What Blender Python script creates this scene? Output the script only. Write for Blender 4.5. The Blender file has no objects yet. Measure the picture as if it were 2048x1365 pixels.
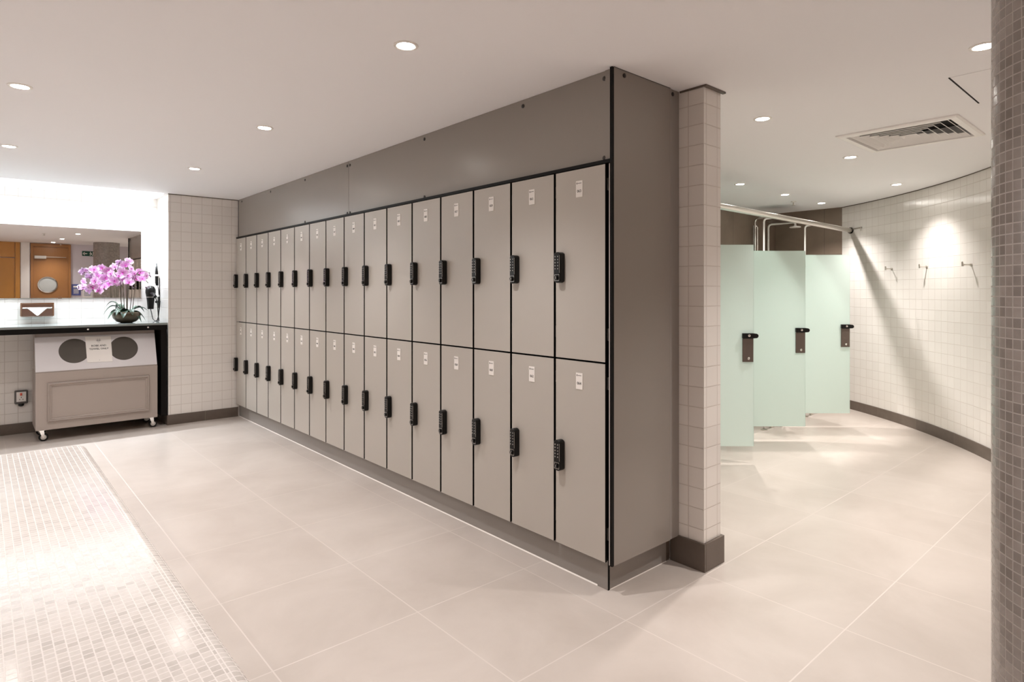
import bpy, math, random
from mathutils import Vector, Matrix

random.seed(11)
SC = bpy.context.scene
COL = SC.collection
PI = math.pi
H = 2.351                      # ceiling height


# ------------------------------------------------------------------ mesh helper
class MB:
    def __init__(self):
        self.v, self.f, self.m, self.uv = [], [], [], []
        self.slot = 0

    def face(self, idx, uv=None):
        self.f.append(tuple(idx)); self.m.append(self.slot); self.uv.append(uv)

    def box(self, x0, x1, y0, y1, z0, z1):
        b = len(self.v)
        self.v += [(x0, y0, z0), (x1, y0, z0), (x1, y1, z0), (x0, y1, z0),
                   (x0, y0, z1), (x1, y0, z1), (x1, y1, z1), (x0, y1, z1)]
        for q in ((0, 3, 2, 1), (4, 5, 6, 7), (0, 1, 5, 4), (1, 2, 6, 5), (2, 3, 7, 6), (3, 0, 4, 7)):
            self.face([b + i for i in q])
        return self

    def prism(self, poly, axis, a, b):
        """poly: 2-D points; extruded along axis from a to b (x: (y,z), y: (x,z), z: (x,y))."""
        def P(p, t):
            return {'x': (t, p[0], p[1]), 'y': (p[0], t, p[1]), 'z': (p[0], p[1], t)}[axis]
        n, s = len(poly), len(self.v)
        self.v += [P(p, a) for p in poly] + [P(p, b) for p in poly]
        self.face(list(range(s, s + n))[::-1]); self.face(range(s + n, s + 2 * n))
        for i in range(n):
            j = (i + 1) % n
            self.face((s + i, s + j, s + n + j, s + n + i))
        return self

    def rings(self, rings, closed=True, cap0=True, cap1=True, uvf=None):
        s, n = len(self.v), len(rings[0])
        for r in rings:
            self.v += [tuple(p) for p in r]
        for k in range(len(rings) - 1):
            for i in range(n if closed else n - 1):
                j = (i + 1) % n
                uv = None
                if uvf:
                    uv = [uvf(k, i), uvf(k, i + 1), uvf(k + 1, i + 1), uvf(k + 1, i)]
                self.face((s + k * n + i, s + k * n + j, s + (k + 1) * n + j, s + (k + 1) * n + i), uv)
        if cap0: self.face([s + i for i in range(n)][::-1])
        if cap1: self.face([s + (len(rings) - 1) * n + i for i in range(n)])
        return self

    def tube(self, pts, r, n=8, caps=True):
        pts = [Vector(p) for p in pts]
        rs = r if isinstance(r, (list, tuple)) else [r] * len(pts)
        up, out = None, []
        for i, p in enumerate(pts):
            t = (pts[min(i + 1, len(pts) - 1)] - pts[max(i - 1, 0)]).normalized()
            if up is None:
                up = Vector((0, 0, 1)) if abs(t.z) < .9 else Vector((1, 0, 0))
            a = (up - t * up.dot(t)).normalized(); up = a
            b = t.cross(a)
            out.append([p + (a * math.cos(2 * PI * k / n) + b * math.sin(2 * PI * k / n)) * rs[i] for k in range(n)])
        return self.rings(out, True, caps, caps)

    def cyl(self, p0, p1, r, n=20, r1=None):
        return self.tube([p0, p1], [r, r if r1 is None else r1], n)

    def lathe(self, prof, c=(0, 0, 0), n=32, cap0=True, cap1=True, axis='z'):
        rings = []
        for r, z in prof:
            ring = []
            for k in range(n):
                a = 2 * PI * k / n
                u, w = r * math.cos(a), r * math.sin(a)
                p = {'z': (u, w, z), 'y': (u, -z, w), 'x': (-z, -u, w)}[axis]
                ring.append((c[0] + p[0], c[1] + p[1], c[2] + p[2]))
            rings.append(ring)
        return self.rings(rings, True, cap0, cap1)

    def add(self, other, M=None):
        s = len(self.v)
        for p in other.v:
            self.v.append(tuple(M @ Vector(p)) if M else p)
        for f, m, uv in zip(other.f, other.m, other.uv):
            self.f.append(tuple(i + s for i in f)); self.m.append(m); self.uv.append(uv)
        return self

    def mesh(self, name):
        me = bpy.data.meshes.new(name)
        me.from_pydata([tuple(p) for p in self.v], [], self.f)
        me.update()
        L = me.uv_layers.new(name='UVMap')
        for p, uv in zip(me.polygons, self.uv):
            nx, ny, nz = (abs(c) for c in p.normal)
            for k, li in enumerate(p.loop_indices):
                if uv:
                    L.data[li].uv = uv[k]
                    continue
                x, y, z = me.vertices[me.loops[li].vertex_index].co
                L.data[li].uv = (x, y) if nz >= nx and nz >= ny else ((y, z) if nx >= ny else (x, z))
        for p, m in zip(me.polygons, self.m):
            p.material_index = m
        return me


def obj(name, mb, mats, parent=None, loc=None, smooth=False, bevel=0, seg=2, angle=None):
    me = mb if isinstance(mb, bpy.types.Mesh) else mb.mesh(name)
    for m in (mats if isinstance(mats, (list, tuple)) else [mats]):
        me.materials.append(m)
    o = bpy.data.objects.new(name, me)
    COL.objects.link(o)
    if parent: o.parent = parent
    if loc: o.location = loc
    if smooth:
        for p in me.polygons: p.use_smooth = True
        if angle:
            me.set_sharp_from_angle(angle=math.radians(angle))
    if bevel:
        b = o.modifiers.new('bevel', 'BEVEL'); b.width = bevel; b.segments = seg
        b.limit_method = 'ANGLE'; b.angle_limit = math.radians(40)
    return o


def tag(o, label, cat, group=None, kind=None):
    o['label'] = label; o['category'] = cat
    if group: o['group'] = group
    if kind: o['kind'] = kind
    return o


def thing(name, label, cat, loc=(0, 0, 0), rz=0, group=None, kind=None):
    o = bpy.data.objects.new(name, None); COL.objects.link(o)
    o.empty_display_size = .05
    o.location = loc; o.rotation_euler = (0, 0, rz)
    return tag(o, label, cat, group, kind)


def struct(name, mb, mats, label, cat, **kw):
    return tag(obj(name, mb, mats, **kw), label, cat, kind='structure')


def dup(root, loc, label, rz=None):
    r = root.copy(); COL.objects.link(r); r.location = loc; r['label'] = label
    if rz is not None: r.rotation_euler = (0, 0, rz)
    for ch in list(root.children):
        c = ch.copy(); COL.objects.link(c); c.parent = r
        for g in list(ch.children):
            d = g.copy(); COL.objects.link(d); d.parent = c
    return r


def text_mb(body, size, depth=.0006, bold=False, align='CENTER'):
    cu = bpy.data.curves.new('text', 'FONT'); cu.body = body; cu.size = size
    cu.align_x = align; cu.align_y = 'CENTER'; cu.extrude = depth; cu.resolution_u = 2
    if bold: cu.offset = size * .018
    o = bpy.data.objects.new('text', cu); COL.objects.link(o)
    dg = bpy.context.evaluated_depsgraph_get()
    me = bpy.data.meshes.new_from_object(o.evaluated_get(dg))
    b = MB(); b.v = [tuple(v.co) for v in me.vertices]
    for p in me.polygons: b.face(p.vertices[:])
    bpy.data.objects.remove(o); bpy.data.curves.remove(cu); bpy.data.meshes.remove(me)
    return b


def frame_mat(right, up, out, loc=(0, 0, 0)):
    M = Matrix((right, up, out)).transposed().to_4x4(); M.translation = Vector(loc)
    return M


FACE_NX = ((0, -1, 0), (0, 0, 1), (-1, 0, 0))     # seen from the -X side
FACE_NY = ((1, 0, 0), (0, 0, 1), (0, -1, 0))      # seen from the -Y side
FACE_PY = ((-1, 0, 0), (0, 0, 1), (0, 1, 0))      # seen from the +Y side


# ------------------------------------------------------------------ materials
def new_mat(name):
    m = bpy.data.materials.new(name); m.use_nodes = True
    nt = m.node_tree
    return m, nt, nt.nodes['Principled BSDF']


def N(nt, typ, **kw):
    n = nt.nodes.new(typ)
    for k, v in kw.items(): setattr(n, k, v)
    return n


def math_node(nt, op, a, b=None, c=None):
    n = N(nt, 'ShaderNodeMath', operation=op)
    for i, x in enumerate((a, b, c)):
        if x is None: continue
        if isinstance(x, (int, float)): n.inputs[i].default_value = x
        else: nt.links.new(x, n.inputs[i])
    return n.outputs[0]


def rgb(c): return (c[0], c[1], c[2], 1)


def mix_col(nt, fac, a, b, mode='MIX'):
    n = N(nt, 'ShaderNodeMix', data_type='RGBA', blend_type=mode)
    for i, x in ((0, fac), (6, a), (7, b)):
        if isinstance(x, (int, float)): n.inputs[i].default_value = x
        elif isinstance(x, tuple): n.inputs[i].default_value = rgb(x)
        else: nt.links.new(x, n.inputs[i])
    return n.outputs[2]


def plain(name, col, rough=.5, metal=0, spec=.5, noise=0, scale=8, bump=0, bscale=200):
    m, nt, p = new_mat(name)
    p.inputs['Roughness'].default_value = rough; p.inputs['Metallic'].default_value = metal
    p.inputs['Specular IOR Level'].default_value = spec
    p.inputs['Base Color'].default_value = rgb(col)
    if noise or bump:
        tc = N(nt, 'ShaderNodeTexCoord')
    if noise:
        t = N(nt, 'ShaderNodeTexNoise'); t.inputs['Scale'].default_value = scale; t.inputs['Detail'].default_value = 4
        nt.links.new(tc.outputs['Object'], t.inputs['Vector'])
        c = mix_col(nt, t.outputs['Fac'], tuple(x * (1 - noise) for x in col), tuple(min(1, x * (1 + noise)) for x in col))
        nt.links.new(c, p.inputs['Base Color'])
    if bump:
        t = N(nt, 'ShaderNodeTexNoise'); t.inputs['Scale'].default_value = bscale
        nt.links.new(tc.outputs['Object'], t.inputs['Vector'])
        b = N(nt, 'ShaderNodeBump'); b.inputs['Strength'].default_value = bump; b.inputs['Distance'].default_value = .001
        nt.links.new(t.outputs['Fac'], b.inputs['Height']); nt.links.new(b.outputs[0], p.inputs['Normal'])
    return m


def tiles(name, pu, pv, gw, ca, cb, cg, rough, bump=.6, bond=0.0, ou=0., ov=0., rand=1.0, swap=False, cloud=0, cscale=2.0,
          cc=(1, 1, 1), gap_lo=.35, dist=.002, wob=0., rough_g=.7, spec=.5):
    """Tile or mosaic surface on metric UVs: grout grid, a tone for each tile, rounded tile edges."""
    m, nt, p = new_mat(name)
    uvn = N(nt, 'ShaderNodeUVMap'); uvn.uv_map = 'UVMap'
    sx = N(nt, 'ShaderNodeSeparateXYZ'); nt.links.new(uvn.outputs[0], sx.inputs[0])
    U, V = (sx.outputs[1], sx.outputs[0]) if swap else (sx.outputs[0], sx.outputs[1])
    v = math_node(nt, 'DIVIDE', math_node(nt, 'SUBTRACT', V, ov), pv)
    u = math_node(nt, 'DIVIDE', math_node(nt, 'SUBTRACT', U, ou), pu)
    row = math_node(nt, 'FLOOR', v)
    if bond:
        w1 = N(nt, 'ShaderNodeTexWhiteNoise', noise_dimensions='1D'); nt.links.new(row, w1.inputs['W'])
        sh = math_node(nt, 'ADD', math_node(nt, 'MULTIPLY', row, .5), math_node(nt, 'MULTIPLY', w1.outputs[0], bond * .5))
        u = math_node(nt, 'ADD', u, sh)
    cell = math_node(nt, 'FLOOR', u)
    fu, fv = math_node(nt, 'FRACT', u), math_node(nt, 'FRACT', v)
    eu = math_node(nt, 'MULTIPLY', math_node(nt, 'MINIMUM', fu, math_node(nt, 'SUBTRACT', 1, fu)), pu)
    ev = math_node(nt, 'MULTIPLY', math_node(nt, 'MINIMUM', fv, math_node(nt, 'SUBTRACT', 1, fv)), pv)
    e = math_node(nt, 'MINIMUM', eu, ev)
    mr = N(nt, 'ShaderNodeMapRange', interpolation_type='SMOOTHSTEP'); nt.links.new(e, mr.inputs[0])
    mr.inputs[1].default_value = gw * gap_lo; mr.inputs[2].default_value = gw * .9
    mask = mr.outputs[0]
    cx = N(nt, 'ShaderNodeCombineXYZ'); nt.links.new(cell, cx.inputs[0]); nt.links.new(row, cx.inputs[1])
    wn = N(nt, 'ShaderNodeTexWhiteNoise', noise_dimensions='2D'); nt.links.new(cx.outputs[0], wn.inputs['Vector'])
    pw = math_node(nt, 'POWER', wn.outputs[0], rand)
    col = mix_col(nt, pw, ca, cb)
    if cloud:
        t = N(nt, 'ShaderNodeTexNoise'); t.inputs['Scale'].default_value = cscale; t.inputs['Detail'].default_value = 6
        t.inputs['Roughness'].default_value = .6; t.inputs['Distortion'].default_value = .4
        nt.links.new(uvn.outputs[0], t.inputs['Vector'])
        r = N(nt, 'ShaderNodeMapRange'); nt.links.new(t.outputs['Fac'], r.inputs[0])
        r.inputs[1].default_value = .3; r.inputs[2].default_value = .7
        col = mix_col(nt, math_node(nt, 'MULTIPLY', r.outputs[0], cloud), col, cc, 'MULTIPLY')
    col = mix_col(nt, mask, cg, col)
    nt.links.new(col, p.inputs['Base Color'])
    rr = N(nt, 'ShaderNodeMapRange'); nt.links.new(mask, rr.inputs[0])
    rr.inputs[3].default_value = rough_g; rr.inputs[4].default_value = rough
    nt.links.new(rr.outputs[0], p.inputs['Roughness'])
    p.inputs['Specular IOR Level'].default_value = spec
    ht = mask
    if wob:
        t = N(nt, 'ShaderNodeTexNoise'); t.inputs['Scale'].default_value = .35 / max(pu, pv); t.inputs['Detail'].default_value = 1
        nt.links.new(uvn.outputs[0], t.inputs['Vector'])
        tl = math_node(nt, 'MULTIPLY', math_node(nt, 'SUBTRACT', wn.outputs[0], .5), math_node(nt, 'ADD', math_node(nt, 'SUBTRACT', fu, .5), math_node(nt, 'MULTIPLY', math_node(nt, 'SUBTRACT', fv, .5), .7)))
        ht = math_node(nt, 'ADD', mask, math_node(nt, 'MULTIPLY', math_node(nt, 'ADD', math_node(nt, 'MULTIPLY', t.outputs['Fac'], .6), tl), wob))
    if bump:
        b = N(nt, 'ShaderNodeBump'); b.inputs['Strength'].default_value = bump; b.inputs['Distance'].default_value = dist
        nt.links.new(ht, b.inputs['Height']); nt.links.new(b.outputs[0], p.inputs['Normal'])
    return m


def emit(name, col, s):
    m = bpy.data.materials.new(name); m.use_nodes = True
    nt = m.node_tree; nt.nodes.clear()
    e = N(nt, 'ShaderNodeEmission'); o = N(nt, 'ShaderNodeOutputMaterial')
    e.inputs[0].default_value = rgb(col); e.inputs[1].default_value = s
    nt.links.new(e.outputs[0], o.inputs[0])
    return m


def frosted(name, col):
    m = bpy.data.materials.new(name); m.use_nodes = True
    nt = m.node_tree; nt.nodes.clear()
    d = N(nt, 'ShaderNodeBsdfDiffuse'); t = N(nt, 'ShaderNodeBsdfTranslucent'); g = N(nt, 'ShaderNodeBsdfGlossy')
    for x in (d, t): x.inputs[0].default_value = rgb(col)
    g.inputs['Roughness'].default_value = .35
    a = N(nt, 'ShaderNodeMixShader'); a.inputs[0].default_value = .42
    nt.links.new(d.outputs[0], a.inputs[1]); nt.links.new(t.outputs[0], a.inputs[2])
    b = N(nt, 'ShaderNodeMixShader'); b.inputs[0].default_value = .05
    nt.links.new(a.outputs[0], b.inputs[1]); nt.links.new(g.outputs[0], b.inputs[2])
    o = N(nt, 'ShaderNodeOutputMaterial'); nt.links.new(b.outputs[0], o.inputs[0])
    return m


M = {}
M['floor'] = tiles('stone_floor', .605, .621, .004, (.55, .487, .44), (.575, .513, .465), (.62, .555, .505), .30, bump=.12, ou=2.0, ov=1.563,
                   cloud=.75, cscale=2.0, cc=(.78, .76, .74), dist=.001, rough_g=.5)  # stone clouding, strengthened to imitate patchy reflections in the floor
M['white_tile'] = tiles('white_wall_tile', .0985, .0985, .0035, (.79, .755, .715), (.82, .785, .745), (.615, .565, .52), .16, bump=.5, wob=.5,
                        ov=.0, dist=.0016)
M['pillar_mosaic'] = tiles('brown_mosaic', .0252, .0248, .0022, (.225, .195, .176), (.325, .287, .262), (.41, .365, .333), .2, bump=.5, wob=.45,
                           cloud=.5, cscale=30, cc=(.7, .65, .62), dist=.001)
M['bench_mosaic'] = tiles('pale_mosaic', .0245, .0245, .0023, (.655, .605, .565), (.53, .485, .45), (.71, .66, .62), .14, bump=.22, wob=.3,
                          bond=1.0, rand=2.2, spec=.5, swap=True, cloud=.5, cscale=60, cc=(.82, .8, .78), dist=.0008)
M['brown_tile'] = tiles('brown_stone_wall', .6, .6, .004, (.19, .14, .105), (.225, .17, .13), (.12, .09, .07), .4, bump=.2, cloud=.9, cscale=3,
                        cc=(.75, .72, .7), dist=.001)
M['skirting'] = tiles('skirting_tile', .6, 2.0, .003, (.125, .098, .08), (.15, .118, .096), (.22, .19, .16), .4, bump=.1, ov=-1, cloud=.8, cscale=9,
                      cc=(.75, .73, .7))
M['ceiling'] = plain('ceiling_paint', (.93, .93, .945), .75, spec=.2)
M['paint_white'] = plain('white_paint', (.82, .78, .74), .5)
M['paint_lilac'] = plain('pale_wall_paint', (.66, .61, .66), .6)
M['laminate'] = plain('locker_laminate', (.47, .435, .39), .38, spec=.4, noise=.02, scale=3, bump=.05, bscale=900)
M['laminate_shaded'] = plain('shaded_laminate', (.285, .255, .228), .27, spec=.5, noise=.02, scale=3)  # door laminate darkened, with the weaker light at the fascia put into the colour
M['laminate_edge'] = plain('edge_laminate', (.50, .46, .43), .4)
M['core'] = plain('black_core', (.005, .004, .0035), .5, spec=.15)
M['inside'] = plain('locker_inside', (.003, .0025, .002), .8, spec=.05)
M['plinth'] = plain('plinth_laminate', (.28, .255, .232), .42)
M['sealant'] = plain('white_sealant', (.80, .74, .68), .4)
M['black'] = plain('black_plastic', (.004, .0035, .003), .3, spec=.3)
M['key'] = plain('key_grey', (.05, .05, .05), .3)
M['silver'] = plain('silver', (.62, .60, .57), .3, 1)
M['chrome'] = plain('chrome', (.78, .76, .73), .1, 1)
M['steel'] = plain('brushed_steel', (.66, .62, .57), .3, 1)
M['bronze_steel'] = plain('tinted_steel', (.42, .33, .29), .22, 1)
M['screw'] = plain('screw_metal', (.04, .034, .03), .4, .3)
M['label'] = plain('plate_white', (.84, .80, .76), .4)
M['ink'] = plain('ink', (.05, .045, .045), .6)
M['ink_pale'] = plain('pale_ink', (.42, .40, .39), .6)
M['glass_frosted'] = frosted('frosted_glass', (.84, .945, .905))
M['glass_edge'] = frosted('glass_edge', (.60, .74, .68))
M['lock_plate'] = plain('bronze_plate', (.15, .118, .10), .35, .6)
M['lamp'] = emit('lamp_glow', (1, .95, .88), 45)
M['ring'] = plain('white_ring', (.85, .82, .78), .35)
M['vent'] = plain('vent_white', (.93, .92, .90), .4)
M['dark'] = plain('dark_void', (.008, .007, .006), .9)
M['cart'] = plain('cart_paint', (.36, .305, .27), .42, spec=.4)
M['cart_white'] = plain('cart_white', (.66, .63, .64), .25)
M['hole_shade'] = plain('cart_hole_shade', (.075, .062, .05), .6)
M['counter_top'] = plain('counter_stone', (.22, .25, .245), .05, spec=1.0)
M['mirror'] = plain('mirror_silver', (.90, .89, .88), .01, 1)
M['paper'] = plain('paper', (.86, .84, .83), .7)
M['bowl'] = plain('bowl_bronze', (.10, .075, .05), .35, .7, noise=.4, scale=14)
M['soil'] = plain('moss', (.05, .045, .02), .9, noise=.5, scale=60)
M['leaf'] = plain('orchid_leaf', (.035, .075, .045), .35, noise=.3, scale=20)
M['stem'] = plain('orchid_stem', (.10, .075, .05), .5)
M['lip'] = plain('orchid_lip', (.50, .03, .33), .5)
M['bud'] = plain('orchid_bud', (.14, .08, .12), .5)
M['wood'] = plain('orange_wood', (.56, .255, .045), .35, noise=.12, scale=3)
M['wood_dark'] = plain('door_wood', (.36, .16, .05), .38, noise=.15, scale=3)
M['green'] = plain('sign_green', (.0, .055, .035), .4)
M['blue'] = plain('notice_blue', (.08, .10, .30), .5)
M['socket'] = plain('socket_grey', (.11, .10, .095), .45)
M['red'] = plain('switch_red', (.75, .10, .05), .4)


def petal_mat():
    m, nt, p = new_mat('orchid_petal')
    uvn = N(nt, 'ShaderNodeUVMap'); uvn.uv_map = 'UVMap'
    sx = N(nt, 'ShaderNodeSeparateXYZ'); nt.links.new(uvn.outputs[0], sx.inputs[0])
    t = N(nt, 'ShaderNodeTexNoise'); t.inputs['Scale'].default_value = 9; nt.links.new(uvn.outputs[0], t.inputs['Vector'])
    r = N(nt, 'ShaderNodeValToRGB')
    nt.links.new(math_node(nt, 'ADD', sx.outputs[1], math_node(nt, 'MULTIPLY', math_node(nt, 'SUBTRACT', t.outputs['Fac'], .5), .5)), r.inputs[0])
    e = r.color_ramp.elements
    e[0].position = 0; e[0].color = (.48, .10, .42, 1)
    e[1].position = 1; e[1].color = (.90, .80, .90, 1)
    x = e.new(.35); x.color = (.68, .27, .64, 1)
    x = e.new(.75); x.color = (.80, .50, .79, 1)
    nt.links.new(r.outputs[0], p.inputs['Base Color'])
    p.inputs['Roughness'].default_value = .5
    return m


M['petal'] = petal_mat()

# ------------------------------------------------------------------ camera
cam = bpy.data.cameras.new('camera'); cam.sensor_width = 36; cam.lens = 1215 / 2048 * 36
cam.shift_y = -(682.5 - 584.5) / 2048
cam.clip_start = .02
co = bpy.data.objects.new('camera', cam); COL.objects.link(co)
co.location = (0, 0, 1.35); co.rotation_euler = (PI / 2, 0, -math.radians(41.38))
SC.camera = co

# ------------------------------------------------------------------ setting
YM = 7.45            # wall of the vanity recess
PX = 2.635           # partition, locker side
WL, YB = -2.3, -.8   # left wall, back wall

# curved white wall: arc from the shower corner, then a straight run to the back wall
AC, AR, A0, A2 = Vector((2.88486, 5.67953)), 5.5676, -.54357, -.95956


def arc(s):
    a = A0 - s / AR
    if a >= A2:
        return AC + AR * Vector((math.cos(a), math.sin(a)))
    p = AC + AR * Vector((math.cos(A2), math.sin(A2)))
    t = Vector((math.sin(A2), -math.cos(A2)))
    return p + t * (s - AR * (A0 - A2))


def arc_in(s):
    """unit normal into the room"""
    a = max(A0 - s / AR, A2)
    return -Vector((math.cos(a), math.sin(a)))


SEND = AR * (A0 - A2) + 3.36
ss = [SEND * k / 70 for k in range(71)]


def arc_wall(t0, t1, z0, z1, s1=SEND):
    """a slab following the curved wall from depth t0 to t1 measured into the room"""
    b = MB(); sl = [s for s in ss if s <= s1 + 1e-6]
    for t in (t0, t1):
        for s in sl:
            p = arc(s) + arc_in(s) * t
            b.v += [(p.x, p.y, z0), (p.x, p.y, z1)]
    n = len(sl)
    for i in range(n - 1):
        o = 2 * n
        b.face((o + 2 * i, o + 2 * i + 1, o + 2 * i + 3, o + 2 * i + 2), [(sl[i], z0), (sl[i], z1), (sl[i + 1], z1), (sl[i + 1], z0)])
        b.face((2 * i, 2 * i + 2, 2 * i + 3, 2 * i + 1))
        b.face((2 * i + 1, 2 * i + 3, o + 2 * i + 3, o + 2 * i + 1)); b.face((2 * i, o + 2 * i, o + 2 * i + 2, 2 * i + 2))
    e = 2 * n
    b.face((0, 1, e + 1, e)); b.face((2 * n - 2, e + 2 * n - 2, e + 2 * n - 1, 2 * n - 1))
    return b


struct('floor', MB().box(WL - .1, 8.0, YB - .1, YM + .1, -.06, 0), M['floor'], 'large beige stone floor tiles with thin pale joints', 'floor')
VX, VY, VH = 4.455, 1.2275, .275
struct('ceiling', MB().box(WL - .1, VX - VH, YB - .1, YM + .1, H, H + .08).box(VX + VH, 8.0, YB - .1, YM + .1, H, H + .08)
       .box(VX - VH, VX + VH, YB - .1, VY - VH, H, H + .08).box(VX - VH, VX + VH, VY + VH, YM + .1, H, H + .08), M['ceiling'], 'flat pale painted ceiling with recessed lights', 'ceiling')
struct('wall_vanity', MB().box(WL, 1.46, YM, YM + .1, 0, H), M['white_tile'], 'white tiled wall behind the vanity counter and mirror', 'wall')
struct('wall_pier', MB().box(1.46, 2.78, 6.93, YM + .1, 0, H), M['white_tile'], 'tiled pier between the vanity counter and the far lockers', 'wall')
struct('wall_left', MB().box(WL - .1, WL, YB - .1, YM + .1, 0, H), M['white_tile'], 'white tiled wall on the far side of the bench', 'wall')
struct('wall_back', MB().box(WL, 3.45, YB - .1, YB, 0, H), M['paint_lilac'], 'pale wall with wooden doors seen in the mirror', 'wall')
struct('wall_partition', MB().box(PX, PX + .155, 1.59, 6.95, 0, H), M['white_tile'], 'thin tiled partition wall at the near end of the lockers', 'wall')
struct('wall_shower', MB().box(PX + .155, 7.75, 3.6, 3.7, 0, H).box(7.65, 7.75, 2.80, 3.6, 0, H), M['brown_tile'],
       'brown stone tiled walls of the shower cubicles', 'wall')
struct('wall_right', arc_wall(-.1, 0, 0, H), M['white_tile'], 'curved white tiled wall with coat hooks', 'wall', smooth=True, angle=30)

struct('baseboard_right', arc_wall(.0005, .012, 0, .10), M['skirting'], 'dark skirting tiles under the curved white wall', 'skirting')
struct('baseboard_pier', MB().box(1.446, 2.13, 6.918, 6.9295, 0, .10).box(1.446, 1.4595, 6.9295, YM - .013, 0, .10), M['skirting'],
       'dark skirting along the tiled pier beside the far lockers', 'skirting')
struct('baseboard_vanity', MB().box(WL + .001, 1.445, YM - .012, YM - .0005, 0, .10), M['skirting'], 'dark skirting under the vanity counter', 'skirting')
bp = MB().box(PX - .014, PX - .0005, 1.576, 1.77, 0, .135).box(PX - .0005, PX + .169, 1.576, 1.5895, 0, .135).box(PX + .1555, PX + .169, 1.5895, 3.59, 0, .135)
struct('baseboard_partition', bp, M['skirting'], 'dark skirting wrapped round the foot of the tiled partition', 'skirting', bevel=.002)
struct('trim_1', arc_wall(.0005, .004, H - .008, H - .0005), M['skirting'], 'dark shadow gap between curved white wall and ceiling', 'trim')
struct('trim_2', MB().box(PX - .006, PX + .175, 1.572, 1.589, H - .009, H - .0005).box(PX - .006, PX - .0005, 1.589, 1.72, H - .009, H - .0005),
       M['skirting'], 'dark thin edging on the ceiling round the top of the partition', 'trim')
struct('trim_3', MB().box(1.455, 2.13, 6.925, 6.9295, H - .008, H - .0005), M['skirting'], 'dark thin line along the top of the tiled pier', 'trim')
struct('trim_4', MB().box(1.4565, 1.4595, 6.9265, 6.9295, .1005, H - .009).box(PX - .003, PX - .0005, 1.587, 1.5895, .1355, H - .01), M['ring'],
       'pale corner beads on the tiled wall edges', 'trim')

# round mosaic pillar
pm = MB(); n = 112; r = .2255; c = (1.987, .134)
zz = [0, H]
pm.rings([[(c[0] + r * math.cos(2 * PI * k / n), c[1] + r * math.sin(2 * PI * k / n), z) for k in range(n)] for z in zz],
         uvf=lambda k, i: (i * 56 * .0252 / n, zz[k] * 1.0))
struct('column', pm, M['pillar_mosaic'], 'round pillar clad in glossy grey-brown mosaic at the near right', 'pillar', smooth=True, angle=40)

# ------------------------------------------------------------------ lockers
LX, LY0, LW, LZ0, LH = 2.110, 1.757, .3228, .1335, .8972


def make_locker():
    t = thing('locker', '', 'locker', group='grey two-tier lockers in the long bank')
    hw = LW / 2
    b = MB()
    b.box(.028, .50, -hw + .001, -hw + .013, .002, LH - .002).box(.028, .50, hw - .013, hw - .001, .002, LH - .002)
    b.box(.028, .50, -hw + .013, hw - .013, .002, .014).box(.028, .50, -hw + .013, hw - .013, LH - .014, LH - .002)
    b.box(.49, .50, -hw + .013, hw - .013, .014, LH - .014)
    obj('body', b, M['inside'], t)
    db = MB().box(0, .013, -hw + .0068, hw - .0068, .0035, LH - .0035)
    db.m = [0 if all(abs(db.v[i][0]) < 1e-6 for i in f) else 1 for f in db.f]
    obj('door', db, [M['laminate'], M['core']], t, bevel=.0008, seg=1)
    for z in (.10, LH - .12):
        obj('hinge', MB().box(.014, .027, -hw + .002, -hw + .009, z, z + .055), M['steel'], t)
    pl = obj('number_plate', MB().box(-.0025, -.0002, -.021, .021, LH - .135, LH - .058), M['label'], t, bevel=.0006)
    # push-button lock near the opening edge
    yc, zc = hw - .047, LH / 2 - .012
    k = MB(); poly = []
    w, hh = .0205, .074
    for i in range(9):
        a = PI * i / 8
        poly.append((yc + w * math.cos(a), zc + hh - .012 + .012 * math.sin(a)))
    for i in range(9):
        a = PI + PI * i / 8
        poly.append((yc + w * math.cos(a), zc - hh + .012 + .012 * math.sin(a)))
    k.prism(poly, 'x', -.034, -.0003)
    lk = obj('keypad_lock', k, M['black'], t, bevel=.004, seg=3)
    kp = MB()
    for i in range(5):
        for s in (-1, 1):
            kp.slot = 0
            y, z = yc + s * .0085, zc + .052 - i * .0145
            kp.box(-.0375, -.0335, y - .0052, y + .0052, z - .004, z + .004)
            kp.slot = 1
            kp.box(-.0384, -.0374, y - .002, y + .002, z - .0022, z + .0022)
    kp.slot = 1
    kp.box(-.0352, -.0335, yc - .0175, yc - .0160, zc - .026, zc + .058)
    obj('keypad', kp, [M['key'], M['silver']], lk, bevel=.0008)
    tt = MB()
    z = zc - .0485
    tt.slot = 1
    tt.box(-.0352, -.0335, yc - .015, yc + .015, z + .0135, z + .015).box(-.0352, -.0335, yc - .015, yc + .015, z - .015, z - .0135)
    tt.box(-.0352, -.0335, yc - .015, yc - .0135, z - .0135, z + .0135).box(-.0352, -.0335, yc + .0135, yc + .015, z - .0135, z + .0135)
    tt.slot = 0
    tt.lathe([(.0105, .0335), (.0105, .042), (.009, .044)], (0, yc, z), 16, axis='x')
    tt.slot = 1
    tt.box(-.0452, -.0438, yc - .0015, yc + .0015, z - .006, z + .006)
    obj('thumb_turn', tt, [M['black'], M['silver']], lk)
    return t, pl


def plate_text(num, pl):
    b = MB()
    Mx = frame_mat(*FACE_NX)
    b.slot = 0
    b.add(text_mb('%03d' % num, .018), Matrix.Translation((-.0027, 0, LH - .107)) @ Mx)
    b.box(-.0032, -.0026, .0115, .0155, LH - .074, LH - .066)
    for q in range(4):
        b.box(-.0032, -.0026, -.0135 + q * .0056, -.0095 + q * .0056, LH - .0715, LH - .069)
    return obj('lettering', b, M['ink'], pl)


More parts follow.
